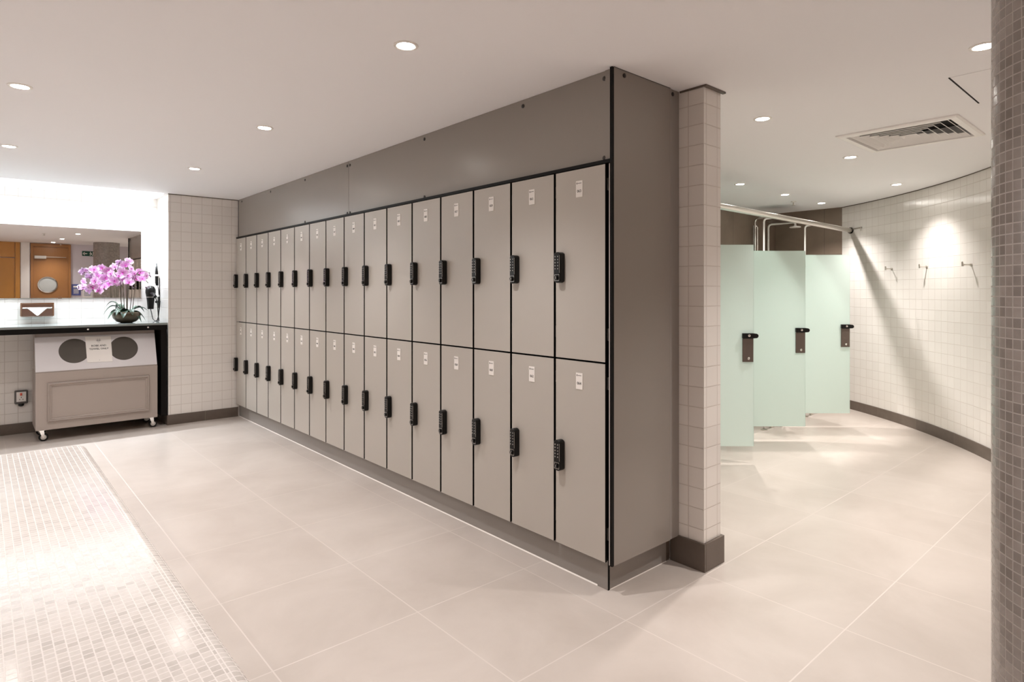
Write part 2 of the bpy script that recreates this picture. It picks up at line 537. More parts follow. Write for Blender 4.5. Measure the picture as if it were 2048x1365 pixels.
ORD = ['first', 'second', 'third', 'fourth', 'fifth', 'sixth', 'seventh', 'eighth', 'ninth', 'tenth', 'eleventh', 'twelfth', 'thirteenth',
       'fourteenth', 'fifteenth', 'sixteenth']
proto, proto_plate = make_locker()
roots = []
for i in range(16):
    for up in (1, 0):
        loc = (LX, LY0 + (i + .5) * LW, LZ0 + up * LH)
        tier = 'upper' if up else 'lower'
        if i == 0: lab = '%s grey locker at the near end beside the tall end panel' % tier
        elif i == 15: lab = '%s grey locker at the far end against the tiled pier' % tier
        else: lab = '%s grey locker, %s from the near end panel' % (tier, ORD[i])
        if i == 0 and up:
            proto.location = loc; proto['label'] = lab; r = proto
        else:
            r = dup(proto, loc, lab)
        roots.append((r, 63 - 2 * i + (0 if up else 1)))
for r, num in roots:
    pl = [c for c in r.children if c.name.startswith('number_plate')][0]
    plate_text(num, pl)

YE = LY0 + 16 * LW
# fascia over the lockers
fa = thing('locker_fascia', 'tall plain grey laminate fascia between the locker tops and the ceiling', 'fascia panel', (2.132, 0, 1.945))
obj('panel', MB().box(0, .013, 1.780, 4.305, .0, H - 1.945 - .001), M['laminate_shaded'], fa)
obj('panel', MB().box(0, .013, 4.309, 6.905, .0, H - 1.945 - .001), M['laminate_shaded'], fa)
obj('end_strip', MB().box(-.004, .013, 1.738, 1.779, .0, H - 1.945 - .001), M['laminate_shaded'], fa)
obj('shadow_gap', MB().box(-.020, .06, 1.738, 6.928, -.0165, -.0005), M['core'], fa)
obj('far_gap', MB().box(.001, .013, 6.906, 6.928, .0, H - 1.945 - .001), M['core'], fa)
for y, z in [(1.786, .372), (2.332, .372), (3.26, .376), (4.285, .372), (4.33, .372), (5.13, .376), (5.95, .376), (6.80, .376),
             (1.786, .012), (4.285, .010), (4.33, .010), (5.13, .012), (3.26, .008)]:
    obj('screw', MB().lathe([(.0105, 0), (.0105, .003), (.007, .005)], (0, y, z), 14, axis='x'), M['screw'], fa, smooth=True, angle=40)

# tall end panel
ep = thing('end_panel', 'tall grey laminate panel closing the near end of the lockers', 'end panel', (LX - .003, 1.722, .133))
EH = H - .133 - .002
obj('panel', MB().box(.013, .445, 0, .013, 0, EH), M['laminate_shaded'], ep)
obj('front_edge', MB().box(0, .0128, 0, .013, 0, EH), M['core'], ep)
obj('filler_strip', MB().box(.4455, .525, .004, .013, 0.0, EH), M['plinth'], ep)
obj('edge_strip', MB().box(.004, .30, .0135, .0215, 0, 1.79), M['laminate_edge'], ep)
obj('top_edge', MB().box(.013, .445, -.0015, .013, EH + .0002, EH + .0017), M['core'], ep)
for x in (.085, .47):
    obj('screw', MB().lathe([(.0105, 0), (.0105, .003), (.007, .005)], (x, 0 if x < .4 else .004, EH - .022), 14, axis='y'), M['screw'], ep, smooth=True, angle=40)

# plinth
pt = thing('locker_plinth', 'low grey laminate plinth under the whole locker bank', 'plinth', (2.140, 1.773, 0))
obj('front_board', MB().box(.004, .016, .062, 5.15, 0, .1325), M['plinth'], pt)
obj('corner_board', MB().box(0, .016, .0005, .062, 0, .1325), M['plinth'], pt)
obj('corner_edge', MB().box(-.0012, .012, -.0012, .0003, 0, .1325), M['core'], pt)
obj('end_board', MB().box(.0125, .45, 0, .012, 0, .1325), M['plinth'], pt)
obj('return_board', MB().box(.4505, .48, .004, .02, 0, .1325), M['skirting'], pt)
obj('sealant_bead', MB().prism([(.004, 0), (.004, .004), (-.002, 0)], 'y', .062, 5.15), M['sealant'], pt)
obj('sealant_bead', MB().prism([(0, 0), (0, .003), (-.003, 0)], 'x', .0125, .45), M['sealant'], pt)

# ------------------------------------------------------------------ bench
bn = MB()
x0, x1, y0, y1, hz, cr, er = -.45, .487, .55, 4.405, .45, .085, .038


def rr(inset, z):
    pts = []
    rad = max(cr - inset, .004)
    for (cx, cy, a0) in ((x1 - cr, y1 - cr, 0), (x0 + cr, y1 - cr, 90), (x0 + cr, y0 + cr, 180), (x1 - cr, y0 + cr, 270)):
        for k in range(9):
            a = math.radians(a0 + 90 * k / 8)
            pts.append((cx + rad * math.cos(a), cy + rad * math.sin(a), z))
    return pts


prof = [(.03, 0), (.03, hz - .11), (0, hz - .10), (0, hz - er)]
for k in range(1, 9):
    a = PI / 2 * k / 8
    prof.append((er * (1 - math.cos(a)), hz - er + er * math.sin(a)))
rings = [rr(i, z) for i, z in prof]
acc = [0]
for a, b in zip(prof, prof[1:]): acc.append(acc[-1] + math.hypot(a[0] - b[0], a[1] - b[1]))
per = [0]
R0 = rings[4]
for i in range(len(R0)):
    a, b = Vector(R0[i]), Vector(R0[(i + 1) % len(R0)]); per.append(per[-1] + (b - a).length)
bn.rings(rings, cap0=True, cap1=False, uvf=lambda k, i: (-acc[k] + acc[-1] - .0015, per[i]))
s = len(bn.v) - len(rings[-1])
bn.f.append(tuple(range(s, len(bn.v)))); bn.m.append(0); bn.uv.append(None)
tag(obj('bench', bn, M['bench_mosaic'], smooth=True, angle=50), 'long low bench clad in glossy pale mosaic with rounded corner', 'bench')

# ------------------------------------------------------------------ vanity recess
ct = thing('vanity_counter', 'thin black stone vanity counter along the white tiled wall under the mirror', 'counter', (0, 6.895, 1.0))
obj('counter_slab', MB().box(WL + .005, 1.4435, -.004, .553, .020, .042), M['counter_top'], ct, bevel=.003)
obj('shaded_apron', MB().box(WL + .005, 1.4435, .006, .030, -.028, .0195), M['core'], ct)  # black front edge, made deep enough to include the under-rail's shade
obj('shaded_end_support', MB().box(1.392, 1.4435, .031, .535, -.9, .0195), M['core'], ct)  # support's black also stands for the deep shade under the counter end
obj('under_rail', MB().box(WL + .005, 1.39, .30, .34, -.010, .0195), M['core'], ct)
for x in (.782, 1.273):
    obj('stud', MB().lathe([(.008, 0), (.008, .004), (.004, .007)], (x, .006, .0), 14, axis='y'), M['ring'], ct, smooth=True)

wm = thing('wall_mirror', 'wide frameless mirror on the white wall reflecting wooden doors', 'mirror', (0, YM - .0005, 1.2915))
obj('mirror_glass', MB().box(-2.1, 1.309, -.006, 0, 0, .702), M['mirror'], wm)
mc = MB()
for x in (-.6, .6, 1.2):
    mc.box(x, x + .03, -.009, -.0063, -.006, .012)
obj('mirror_clip', mc, M['chrome'], wm)

# tissue dispenser
td = thing('tissue_dispenser', 'steel tissue dispenser on the white wall with a paper tissue hanging out', 'tissue dispenser', (.437, YM - .0005, 1.118))
tb = MB().prism([(-.128, 0), (-.118, -.008), (.118, -.008), (.128, 0), (.128, .118), (.118, .128), (-.118, .128), (-.128, .118)], 'y', -.045, -.0042)
obj('mounting_plate', MB().box(-.11, .11, -.004, 0, .01, .11), M['steel'], td)
obj('housing', tb, M['bronze_steel'], td, bevel=.006, seg=3)
tf = MB()
tf.box(-.128, .128, -.052, -.0455, .118, .128).box(-.128, -.118, -.052, -.0455, .0, .118).box(.118, .128, -.052, -.0455, .0, .118)
tf.cyl((-.112, -.052, .078), (.112, -.052, .078), .006, 12)
obj('front_bar', tf, M['chrome'], td)
tl = MB(); NT = 12
top = [(-.085 + .17 * i / NT, -.060 - .004 * math.sin(i * 1.7), .085) for i in range(NT + 1)]
mid = [(-.045 + .09 * i / NT, -.066 - .006 * math.sin(i * 1.9), .045) for i in range(NT + 1)]
bot = [(-.006 + .012 * i / NT, -.068, .006) for i in range(NT + 1)]
tl.rings([top, mid, bot], closed=False, cap0=False, cap1=False)
obj('tissue', tl, M['paper'], td, smooth=True)

# socket under the counter
so = thing('wall_socket', 'grey weatherproof wall socket with red switch under the counter', 'wall socket', (.317, YM - .0005, .275))
obj('box', MB().box(-.05, .05, -.04, 0, .012, .138), M['socket'], so, bevel=.008, seg=3)
obj('face', MB().box(-.036, .036, -.046, -.0405, .034, .126), M['label'], so, bevel=.002)
obj('rocker_switch', MB().box(-.010, .006, -.052, -.0465, .092, .116), M['red'], so, bevel=.002)
sk = MB()
for x, z in ((-.012, .055), (.012, .055)): sk.box(x - .003, x + .003, -.0475, -.0462, z - .004, z + .004)
sk.box(-.003, .003, -.0475, -.0462, .070, .080)
obj('pin_slot', sk, M['ink'], so)
obj('cable_gland', MB().lathe([(.022, 0.011), (.022, -.006), (.012, -.014)], (0, -.02, 0), 16), M['black'], so)

# towel cart
ca = thing('towel_cart', 'grey wheeled towel bin cart with slanted white top standing under the counter', 'towel cart', (.8725, 6.88, 0))
hw, zb = .479, .105
obj('body', MB().prism([(0, zb), (0, .622), (.012, .622), (.012, .63), (.30, .63), (.42, .63), (.42, zb)], 'x', -hw, hw), M['cart'], ca, bevel=.002)
sl = lambda z: .012 + (z - .626) * .40      # depth of the slanted face at height z
obj('hatch_panel', MB().prism([(sl(.628), .628), (sl(.935), .935), (sl(.935) + .016, .935), (sl(.628) + .016, .628)], 'x', -hw, hw), M['cart_white'], ca, bevel=.0015)
obj('top_rail', MB().prism([(sl(.937), .937), (sl(.985), .985), (.42, .985), (.42, .937)], 'x', -hw, hw), M['cart'], ca, bevel=.002)
obj('side_panel', MB().prism([(sl(.632) + .018, .632), (sl(.934) + .018, .934), (.42, .934), (.42, .632)], 'x', -hw + .002, -hw + .02), M['cart'], ca)
obj('side_panel', MB().prism([(sl(.632) + .018, .632), (sl(.934) + .018, .934), (.42, .934), (.42, .632)], 'x', hw - .02, hw - .002), M['cart'], ca)
na = Vector((0, -1, .40)).normalized(); ua = Vector((0, .40, 1)).normalized()


def on_slant(x, z, out):
    return Vector((x, sl(z), z)) + na * out


for x in (.684 - .8725, 1.078 - .8725):
    b = MB(); rg = []
    for out, rad in ((.0008, .119), (.0016, .116)):
        rg.append([on_slant(x, .800, out) + (Vector((1, 0, 0)) * math.cos(2 * PI * k / 40) + ua * math.sin(2 * PI * k / 40)) * rad for k in range(40)])
    b.rings(rg)
    obj('opening_shade', b, M['hole_shade'], ca)  # flat dark disc coloured like the shade inside a round hole
sg = MB(); cx = .8755 - .8725
ps = []
for dx, dz in ((-.098, -.125), (.103, -.13), (.101, .125), (-.104, .13)):
    ps.append((dx, dz))
for out in (.003, .0042):
    for dx, dz in ps:
        sg.v.append(tuple(on_slant(cx, .803, out) + Vector((1, 0, 0)) * dx + ua * dz))
sg.face((0, 1, 2, 3)[::-1]); sg.face((4, 5, 6, 7))
for i in range(4): sg.face((i, (i + 1) % 4, 4 + (i + 1) % 4, 4 + i))
sheet = obj('sign_sheet', sg, M['label'], ca)
Ms = frame_mat((1, 0, 0), tuple(ua), tuple(na), tuple(on_slant(cx, .803, .0045)))
lt = MB(); lt.slot = 0
lt.add(text_mb('ROBE AND', .024, .0002, True), Ms @ Matrix.Translation((0, .035, 0)))
l2 = MB().add(text_mb('TOWEL ONLY', .024, .0002, True), Ms @ Matrix.Translation((0, .003, 0)))
obj('lettering', lt, M['ink'], sheet); obj('lettering', l2, M['ink'], sheet)
em = MB()
for sgn in (-1, 1):
    for q in range(4):
        a = math.radians(90 + sgn * (14 + 17 * q)); L_ = .040 - .005 * q
        p0 = Vector((0, .076, 0)); p1 = p0 + Vector((math.cos(a), math.sin(a), 0)) * L_
        d = Vector((-math.sin(a), math.cos(a), 0)) * .0026
        i0 = len(em.v)
        em.v += [tuple(p0 + Vector((0, 0, .0002))), tuple((p0 + p1) / 2 + d + Vector((0, 0, .0002))), tuple(p1 + Vector((0, 0, .0002))), tuple((p0 + p1) / 2 - d + Vector((0, 0, .0002)))]
        em.face((i0, i0 + 3, i0 + 2, i0 + 1))
em.box(-.010, .010, .064, .0665, 0, .0003)
em.box(-.0025, .0025, -.112, -.106, 0, .0003)
obj('emblem', MB().add(em, Ms), M['ink_pale'], sheet)
# raised moulding on the front
mo = MB(); ax0, ax1, az0, az1 = .478 - .8725, 1.280 - .8725, .178, .528


def frame_ring(o, y):
    return [(ax0 + o, y, az0 + o), (ax1 - o, y, az0 + o), (ax1 - o, y, az1 - o), (ax0 + o, y, az1 - o)]


mo.rings([frame_ring(0, 0), frame_ring(.001, -.014), frame_ring(.008, -.022), frame_ring(.014, -.020), frame_ring(.017, -.011), frame_ring(.024, -.013), frame_ring(.029, -.010), frame_ring(.031, 0)], cap0=False, cap1=False)
obj('front_moulding', mo, M['cart'], ca)
for x in (-hw + .045, hw - .045):
    for y in (.05, .36):
        cs = MB()
        cs.box(x - .025, x + .025, y - .025, y + .025, zb - .006, zb - .0005)
        for ya, yb in ((-.018, -.0145), (.0145, .018)):
            cs.prism([(x - .018, zb - .006), (x + .018, zb - .006), (x + .022, .032), (x + .006, .032)], 'y', y + ya, y + yb)
        cobj = obj('caster', cs, M['chrome'], ca)
        obj('wheel', MB().lathe([(.02, -.011), (.033, -.011), (.0365, -.006), (.0365, .006), (.033, .011), (.02, .011)], (x + .014, y, .0365), 24, axis='y'), M['black'], cobj, smooth=True, angle=40)
        obj('hub', MB().lathe([(.022, -.0138), (.022, .0138)], (x + .014, y, .0365), 20, axis='y'), M['silver'], cobj)

# orchid
oc = thing('potted_orchid', 'pink and white orchid in a rounded bronze bowl on the black counter', 'orchid', (1.13, 7.15, 1.0425))
obj('bowl', MB().lathe([(.05, 0), (.085, .012), (.115, .045), (.124, .075), (.120, .098), (.112, .108), (.107, .104), (.112, .075)], n=40, cap1=False), M['bowl'], oc, smooth=True, angle=60)
sm = MB(); rgs = []
for q in range(6):
    rad = .112 * (1 - q / 6)
    rgs.append([(rad * math.cos(2 * PI * k / 20), rad * math.sin(2 * PI * k / 20), .088 + .022 * (q / 6) + .006 * math.sin(k * 2.3 + q)) for k in range(20)])
obj('moss', sm.rings(rgs, cap0=False), M['soil'], oc, smooth=True)


def leaf(az, L, w, rise, droop, z0=.10):
    b = MB(); rows = []
    for i in range(9):
        t = i / 8
        dx = .03 + L * t
        z = z0 + rise * math.sin(t * PI * .75) - droop * t * t
        ww = w * math.sin(PI * min(1, .12 + t * .9)) ** .7 * (1 if t < .95 else .3)
        row = []
        for k in range(5):
            u = (k - 2) / 2
            row.append((dx * math.cos(az) - u * ww * math.sin(az), dx * math.sin(az) + u * ww * math.cos(az), z + .35 * ww * u * u))
        rows.append(row)
    return b.rings(rows, closed=False, cap0=False, cap1=False)


for az, L, w, rise, droop in [(180, .17, .032, .10, .10), (200, .15, .036, .05, .10), (225, .12, .038, .06, .07), (160, .15, .03, .12, .03), (250, .12, .04, .04, .08),
                              (0, .16, .034, .06, .03), (-20, .14, .035, .03, .11), (20, .15, .03, .08, .06), (285, .10, .036, .05, .06), (-40, .12, .034, .03, .12), (120, .12, .03, .10, .04)]:
    obj('leaf', leaf(math.radians(az), L, w, rise, droop), M['leaf'], oc, smooth=True)

FL = [(0.85, 7.078, 1.565), (0.921, 7.127, 1.588), (0.963, 7.099, 1.559), (0.89, 7.137, 1.509), (0.948, 7.14, 1.49), (0.985, 7.05, 1.528), (0.854, 7.042, 1.458), (0.911, 7.174, 1.421), (0.839, 7.081, 1.401), (0.89, 7.077, 1.367), (0.951, 7.199, 1.407), (1.019, 7.115, 1.461), (0.99, 7.174, 1.432), (1.061, 7.116, 1.512), (1.048, 7.142, 1.442), (1.087, 7.064, 1.546), (1.116, 7.142, 1.623), (1.156, 7.179, 1.661), (1.165, 7.124, 1.584), (1.14, 7.159, 1.514), (1.195, 7.147, 1.535), (1.136, 7.05, 1.447), (1.215, 7.161, 1.485), (1.249, 7.135, 1.551), (1.254, 7.088, 1.484), (1.282, 7.045, 1.514), (1.109, 7.178, 1.473)]
OX, OY, OZ = 1.13, 7.15, 1.0425
stem_paths = [
    [(-.03, 0, .10), (-.05, .0, .25), (-.055, -.01, .40), (-.10, -.03, .485), (-.17, -.03, .515), (-.28, -.06, .515)],
    [(-.015, .02, .10), (-.02, .03, .28), (-.04, .02, .38), (-.11, .01, .425), (-.19, .0, .40), (-.26, -.05, .36), (-.31, -.08, .36)],
    [(.0, -.01, .10), (.0, .0, .30), (-.005, .0, .46), (.01, .01, .56), (.025, .03, .63)],
    [(.03, .01, .10), (.045, .0, .28), (.05, .0, .42), (.08, .0, .485), (.13, -.01, .47), (.18, -.05, .40)],
    [(.045, -.02, .10), (.065, -.02, .30), (.07, -.02, .44), (.10, -.02, .51), (.15, -.05, .52), (.19, -.06, .50)]]


def smooth_path(P, n=6):
    out = []; P = [Vector(p) for p in P]
    for i in range(len(P) - 1):
        a, b, c, d = P[max(i - 1, 0)], P[i], P[i + 1], P[min(i + 2, len(P) - 1)]
        for k in range(n):
            t = k / n
            out.append(.5 * ((2 * b) + (c - a) * t + (2 * a - 5 * b + 4 * c - d) * t * t + (3 * b - a - 3 * c + d) * t ** 3))
    return out + [P[-1]]


for P in stem_paths:
    obj('flower_stem', MB().tube(smooth_path(P), .0032, 6), M['stem'], oc, smooth=True)
obj('support_stick', MB().tube([(.01, .02, .10), (.012, .02, .40)], .004, 6).tube([(-.035, .012, .1), (-.056, .008, .36)], .003, 6), M['stem'], oc)
for P, ks in ((stem_paths[0], 5), (stem_paths[1], 6), (stem_paths[3], 5), (stem_paths[4], 5)):
    p = Vector(P[-1])
    for q in range(3):
        pp = p + Vector((random.uniform(-.02, .025), random.uniform(-.02, .02), random.uniform(-.05, .01)))
        obj('bud', MB().lathe([(.001, -.010), (.005, -.005), (.006, .001), (.003, .008), (.0008, .010)], pp, 8), M['bud'], oc, smooth=True)


def flower_mb():
    b = MB()

    def petal(ang, L, w, cup, lift):
        rows, uvs = [], []
        nr, nc = 6, 5
        for i in range(nr):
            t = i / (nr - 1)
            ww = w * math.sin(PI * (.10 + .86 * t)) ** .8
            row = []
            for k in range(nc):
                u = (k - 2) / 2
                x, y = .004 + L * t, ww * u
                z = lift * t + cup * (t * t) + .15 * ww * u * u + .0015 * math.sin(5 * t + 3 * u)
                row.append((x * math.cos(ang) - y * math.sin(ang), x * math.sin(ang) + y * math.cos(ang), z))
            rows.append(row)
        b.rings(rows, closed=False, cap0=False, cap1=False, uvf=lambda k, i: ((i - 2) * .3 + ang, max(k / (nr - 1), abs(i - 2) / 2 * .9)))
    b.slot = 0
    for a in (90, 215, 325): petal(math.radians(a), .036, .013, -.004, .002)
    for a in (12, 168): petal(math.radians(a), .041, .025, -.006, .006)
    b.slot = 1
    petal(math.radians(270), .016, .008, .012, .012)
    b.lathe([(.002, .0), (.0045, .006), (.003, .012), (.0005, .014)], (0, 0, 0), 8)
    return b


fme = flower_mb().mesh('flower')
fproto = None
for i, (x, y, z) in enumerate(FL):
    if fproto is None:
        o = fproto = obj('flower', fme, [M['petal'], M['lip']], oc, smooth=True)
    else:
        o = fproto.copy(); COL.objects.link(o); o.parent = oc
    o.location = (x - OX, y - OY, z - OZ)
    # face outwards from the plant, mostly towards the room
    yaw = random.uniform(-.75, .75) + (-.35 if x < 1.05 else .25); pitch = random.uniform(-.35, .3)
    out = Vector((math.sin(yaw) * math.cos(pitch), -math.cos(yaw) * math.cos(pitch), math.sin(pitch)))
    right = Vector((0, 0, 1)).cross(out).normalized(); up = out.cross(right)
    rot = Matrix((right, up, out)).transposed() @ Matrix.Rotation(random.uniform(-.5, .5), 3, 'Z')
    o.rotation_euler = rot.to_euler(); s_ = random.uniform(1.0, 1.3); o.scale = (s_,) * 3

# hair dryer and straightener on the return wall
hd = thing('hair_dryer', 'black hair dryer held in a bracket on the white return wall', 'hair dryer', (1.4595, 7.36, 1.20))
obj('bracket', MB().box(-.012, -.0003, -.03, .03, -.02, .10).tube([(-.012, 0, .045), (-.035, 0, .045)], .012, 10), M['black'], hd, bevel=.003)
obj('body', MB().lathe([(.012, .215), (.034, .205), (.047, .175), (.048, .145), (.040, .10), (.034, .05), (.030, .0), (.029, -.03), (.022, -.031)], (-.078, 0, 0), 24), M['black'], hd, smooth=True, angle=50)
obj('handle', MB().tube([(-.078, -.02, .135), (-.070, -.10, .125), (-.064, -.155, .10)], [.02, .018, .016], 12), M['black'], hd, smooth=True, angle=50)
obj('trim_band', MB().lathe([(.0415, .094), (.0415, .099)], (-.078, 0, 0), 24), M['silver'], hd)
obj('cord', MB().tube(smooth_path([(-.064, -.155, .10), (-.05, -.18, .02), (-.04, -.17, -.11), (-.03, -.15, -.148), (-.06, -.20, -.150), (-.05, -.25, -.12)]), .0045, 6)
    .tube(smooth_path([(-.078, .03, .0), (-.06, .04, -.08), (-.05, .02, -.14), (-.03, -.06, -.148), (-.02, -.11, -.05), (-.015, -.13, .06)]), .004, 6), M['black'], hd, smooth=True)
hs = thing('hair_straightener', 'black hair straightener hanging on the white return wall above the dryer', 'hair straightener', (1.4595, 7.36, 1.42))
obj('wall_plate', MB().box(-.010, -.0003, -.018, .018, .05, .20), M['ring'], hs, bevel=.002)
obj('arm', MB().tube([(-.022, .010, .02), (-.024, .012, .12), (-.026, .014, .20)], [.012, .011, .006], 10), M['black'], hs, smooth=True)
obj('arm', MB().tube([(-.022, -.022, .0), (-.024, -.020, .13), (-.026, -.014, .235)], [.013, .012, .006], 10), M['black'], hs, smooth=True)
obj('holding_band', MB().box(-.040, -.009, -.038, .026, .098, .116), M['label'], hs, bevel=.003)
obj('cord', MB().tube(smooth_path([(-.022, -.022, .0), (-.018, -.05, -.02), (-.012, -.075, -.1), (-.012, -.09, .08), (-.012, -.10, -.16), (-.02, -.08, -.30), (-.02, -.06, -.365)]), .0035, 6), M['black'], hs, smooth=True)

# ------------------------------------------------------------------ shower side
rl = thing('header_rail', 'round steel header rail across the front of the shower cubicles', 'rail', (0, 2.675, 2.060))
obj('tube', MB().cyl((PX + .157, 0, .018), (7.56, 0, 0), .027, 24), M['steel'], rl, smooth=True, angle=40)
e = arc(.24); nn = arc_in(.24)
wb = MB()
wb.cyl((7.545, 0, 0), (7.575, 0, 0), .034, 20)
obj('end_clamp', wb, M['core'], rl, smooth=True, angle=40)
p1 = arc(.33)
wk = MB()
wk.tube([(7.565, 0, .012), (p1.x - .003, p1.y - 2.675 + .003, .020)], .006, 8)
wk.tube([(p1.x - .012, p1.y - 2.675 + .012, .020), (p1.x - .012, p1.y - 2.675 + .012, -.02)], .005, 8)
wk.box(7.555, 7.575, -.012, .012, .02, .045)
obj('wall_bracket', wk, M['steel'], rl, smooth=True, angle=40)


def make_door():
    t = thing('shower_door', '', 'shower door', group='frosted glass shower doors standing ajar')
    g = MB(); g.box(.0, .62, -.004, .004, .135, 1.722)
    gp = obj('glass_panel', g, M['glass_frosted'], t)
    obj('glass_edge', MB().box(.6202, .6212, -.004, .004, .135, 1.722).box(0, .62, -.004, .004, 1.7222, 1.7232), M['glass_edge'], gp)
    lk = obj('lock_plate', MB().box(.530, .614, -.016, -.0045, .800, .985), M['lock_plate'], t, bevel=.0015)
    kn = MB().lathe([(.011, .0165), (.011, .022), (.007, .026)], (.575, 0, .828), 16, axis='y')
    obj('knob', kn, M['chrome'], lk, smooth=True, angle=40)
    bt = MB().prism([(.527, .986), (.527, 1.026), (.612, 1.026), (.640, 1.022), (.650, 1.014), (.652, 1.006), (.650, .996), (.640, .988), (.612, .986)], 'y', -.026, -.0045)
    bl = obj('bolt', bt, M['black'], t, bevel=.003)
    obj('bolt_screw', MB().lathe([(.010, .0265), (.010, .030), (.006, .032)], (.577, 0, 1.008), 16, axis='y'), M['chrome'], bl, smooth=True, angle=40)
    for z in (.30, 1.50):
        obj('hinge', MB().box(-.035, .05, -.012, .012, z, z + .09), M['steel'], t, bevel=.002)
    return t


# hinge points; the leaves swing out towards the corridor
DA = -math.radians(41.38)
dlab = ['frosted pale green shower door nearest the tiled partition', 'frosted pale green shower door between two others',
        'frosted pale green shower door beside the curved white wall']
hinges = [(4.128, 2.745), (5.155, 2.780), (6.098, 2.742)]
dd = make_door(); dd.location = (hinges[0][0], hinges[0][1], 0); dd.rotation_euler = (0, 0, DA); dd['label'] = dlab[0]
for k in (1, 2): dup(dd, (hinges[k][0], hinges[k][1], 0), dlab[k], DA)
for k, (hx, hy) in enumerate(hinges):
    s_ = thing('shower_partition', ['glass cubicle partition behind the shower door nearest the tiled partition', 'glass cubicle partition behind the middle shower door',
                                    'glass cubicle partition behind the shower door beside the curved wall'][k], 'partition', (hx - .045, 0, 0), group='glass partitions between the showers')
    obj('glass_panel', MB().box(-.004, .004, hy + .004, 3.598, .12, 1.69), M['glass_frosted'], s_)
    obj('foot', MB().box(-.012, .012, hy + .03, hy + .07, 0, .125), M['steel'], s_)
    obj('foot', MB().box(-.012, .012, 3.5, 3.54, 0, .125), M['steel'], s_)


def make_shower(double):
    t = thing('shower_riser', '', 'shower', group='shower risers on the brown wall')
    pipe = [(0, -.03, .95), (0, -.03, 2.20), (0, -.034, 2.225), (0, -.046, 2.242), (0, -.07, 2.25), (0, -.34, 2.25), (0, -.355, 2.246), (0, -.362, 2.232), (0, -.362, 2.215)]
    obj('riser_pipe', MB().tube(pipe, .012, 12), M['chrome'] if double else M['ring'], t, smooth=True)
    if double:
        obj('riser_pipe', MB().tube([(.06, -.03, .95), (.06, -.03, 2.15), (0.005, -.03, 2.17)], .009, 10).tube([(-.06, -.04, .95), (-.06, -.04, 2.16)], .007, 10), M['chrome'], t, smooth=True)
    obj('shower_head', MB().lathe([(.012, 2.214), (.02, 2.206), (.165, 2.198), (.17, 2.190), (.165, 2.186)] if double else [(.012, 2.214), (.02, 2.206), (.06, 2.198), (.065, 2.190), (.06, 2.186)], (0, -.362, 0), 28), M['lock_plate'] if double else M['ring'], t, smooth=True, angle=40)
    v = MB().box(-.07, .07, -.05, -.0005, .98, 1.06)
    obj('mixer_valve', v, M['chrome'], t, bevel=.01, seg=3)
    return t


s1 = make_shower(True); s1.location = (7.06, 3.599, -.012); s1['label'] = 'twin chrome shower pipes rising above the gap between the first two glass doors'
s2 = make_shower(False); s2.location = (7.40, 3.599, -.06); s2['label'] = 'shower riser with small pale head just under the header rail'
sp = thing('support_pole', 'thin pale pole bending over to the rail above the middle glass door', 'pole', (5.78, 2.83, 0), group='bent support poles of the shower fronts')
obj('upright', MB().tube([(0, 0, .01), (0, 0, 2.035), (0, -.004, 2.052), (0, -.014, 2.062), (0, -.03, 2.066), (0, -.129, 2.068)], .0085, 12), M['ring'], sp, smooth=True)
obj('floor_plate', MB().lathe([(.03, 0), (.03, .008), (.012, .012)], n=20), M['steel'], sp)
dup(sp, (6.71, 2.83, 0), 'thin pale pole bending over to the rail above the far glass door')
for x, lab in ((5.79, 'narrow fixed frosted glass panel behind the middle shower door'), (6.72, 'narrow fixed frosted glass panel behind the far shower door')):
    fp = thing('fixed_glass', lab, 'glass panel', (x, 2.83, 0), group='fixed glass panels of the shower fronts')
    obj('glass_panel', MB().box(.01, .27, -.004, .004, .135, 1.70), M['glass_frosted'], fp)
    obj('foot', MB().box(.12, .16, -.012, .012, 0, .14), M['steel'], fp)

# coat hooks
for s_, z, lab in ((.809, 1.593, 'small steel coat hook on the curved wall beside the slanting shadow'), (1.358, 1.591, 'small steel coat hook between the other two on the curved wall'),
                   (2.039, 1.582, 'small steel coat hook on the curved wall nearest the mosaic pillar')):
    p, nn = arc(s_), arc_in(s_)
    h = thing('coat_hook', lab, 'coat hook', (p.x, p.y, z), math.atan2(nn.y, nn.x), group='steel coat hooks on the curved wall')
    obj('rose', MB().lathe([(.014, .0005), (.014, .006), (.010, .009)], n=18, axis='x').add(MB()), M['steel'], h, smooth=True, angle=40).rotation_euler = (0, 0, PI)
    obj('peg', MB().tube([(.008, 0, 0), (.055, 0, 0), (.068, 0, .004)], .006, 10), M['steel'], h, smooth=True, angle=50)
    obj('tip', MB().tube([(.066, 0, -.012), (.070, 0, .026)], [.010, .006], 12), M['steel'], h, smooth=True, angle=50)

# ------------------------------------------------------------------ ceiling fittings
vt = thing('air_diffuser', 'square white four-way air diffuser in the ceiling of the shower side', 'air vent', (4.455, 1.2275, H))
vw = .325


def sq(hw_, z): return [(-hw_, -hw_, z), (hw_, -hw_, z), (hw_, hw_, z), (-hw_, hw_, z)]


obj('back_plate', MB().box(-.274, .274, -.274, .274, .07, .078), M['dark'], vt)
obj('frame', MB().rings([sq(vw, -.0005), sq(vw, -.008), sq(vw - .012, -.014), sq(vw - .045, -.014), sq(vw - .05, -.0005)], cap0=False, cap1=False), M['vent'], vt)
for q in range(6):
    o_ = .262 - q * .043
    b = MB().rings([sq(o_, -.009), sq(o_ - .021, .013), sq(o_ - .0225, .012), sq(o_ - .003, -.010)], cap0=False, cap1=False)
    b.rings([sq(o_ - .003, -.010), sq(o_, -.009)], cap0=False, cap1=False)
    obj('louvre', b, M['vent'], vt)

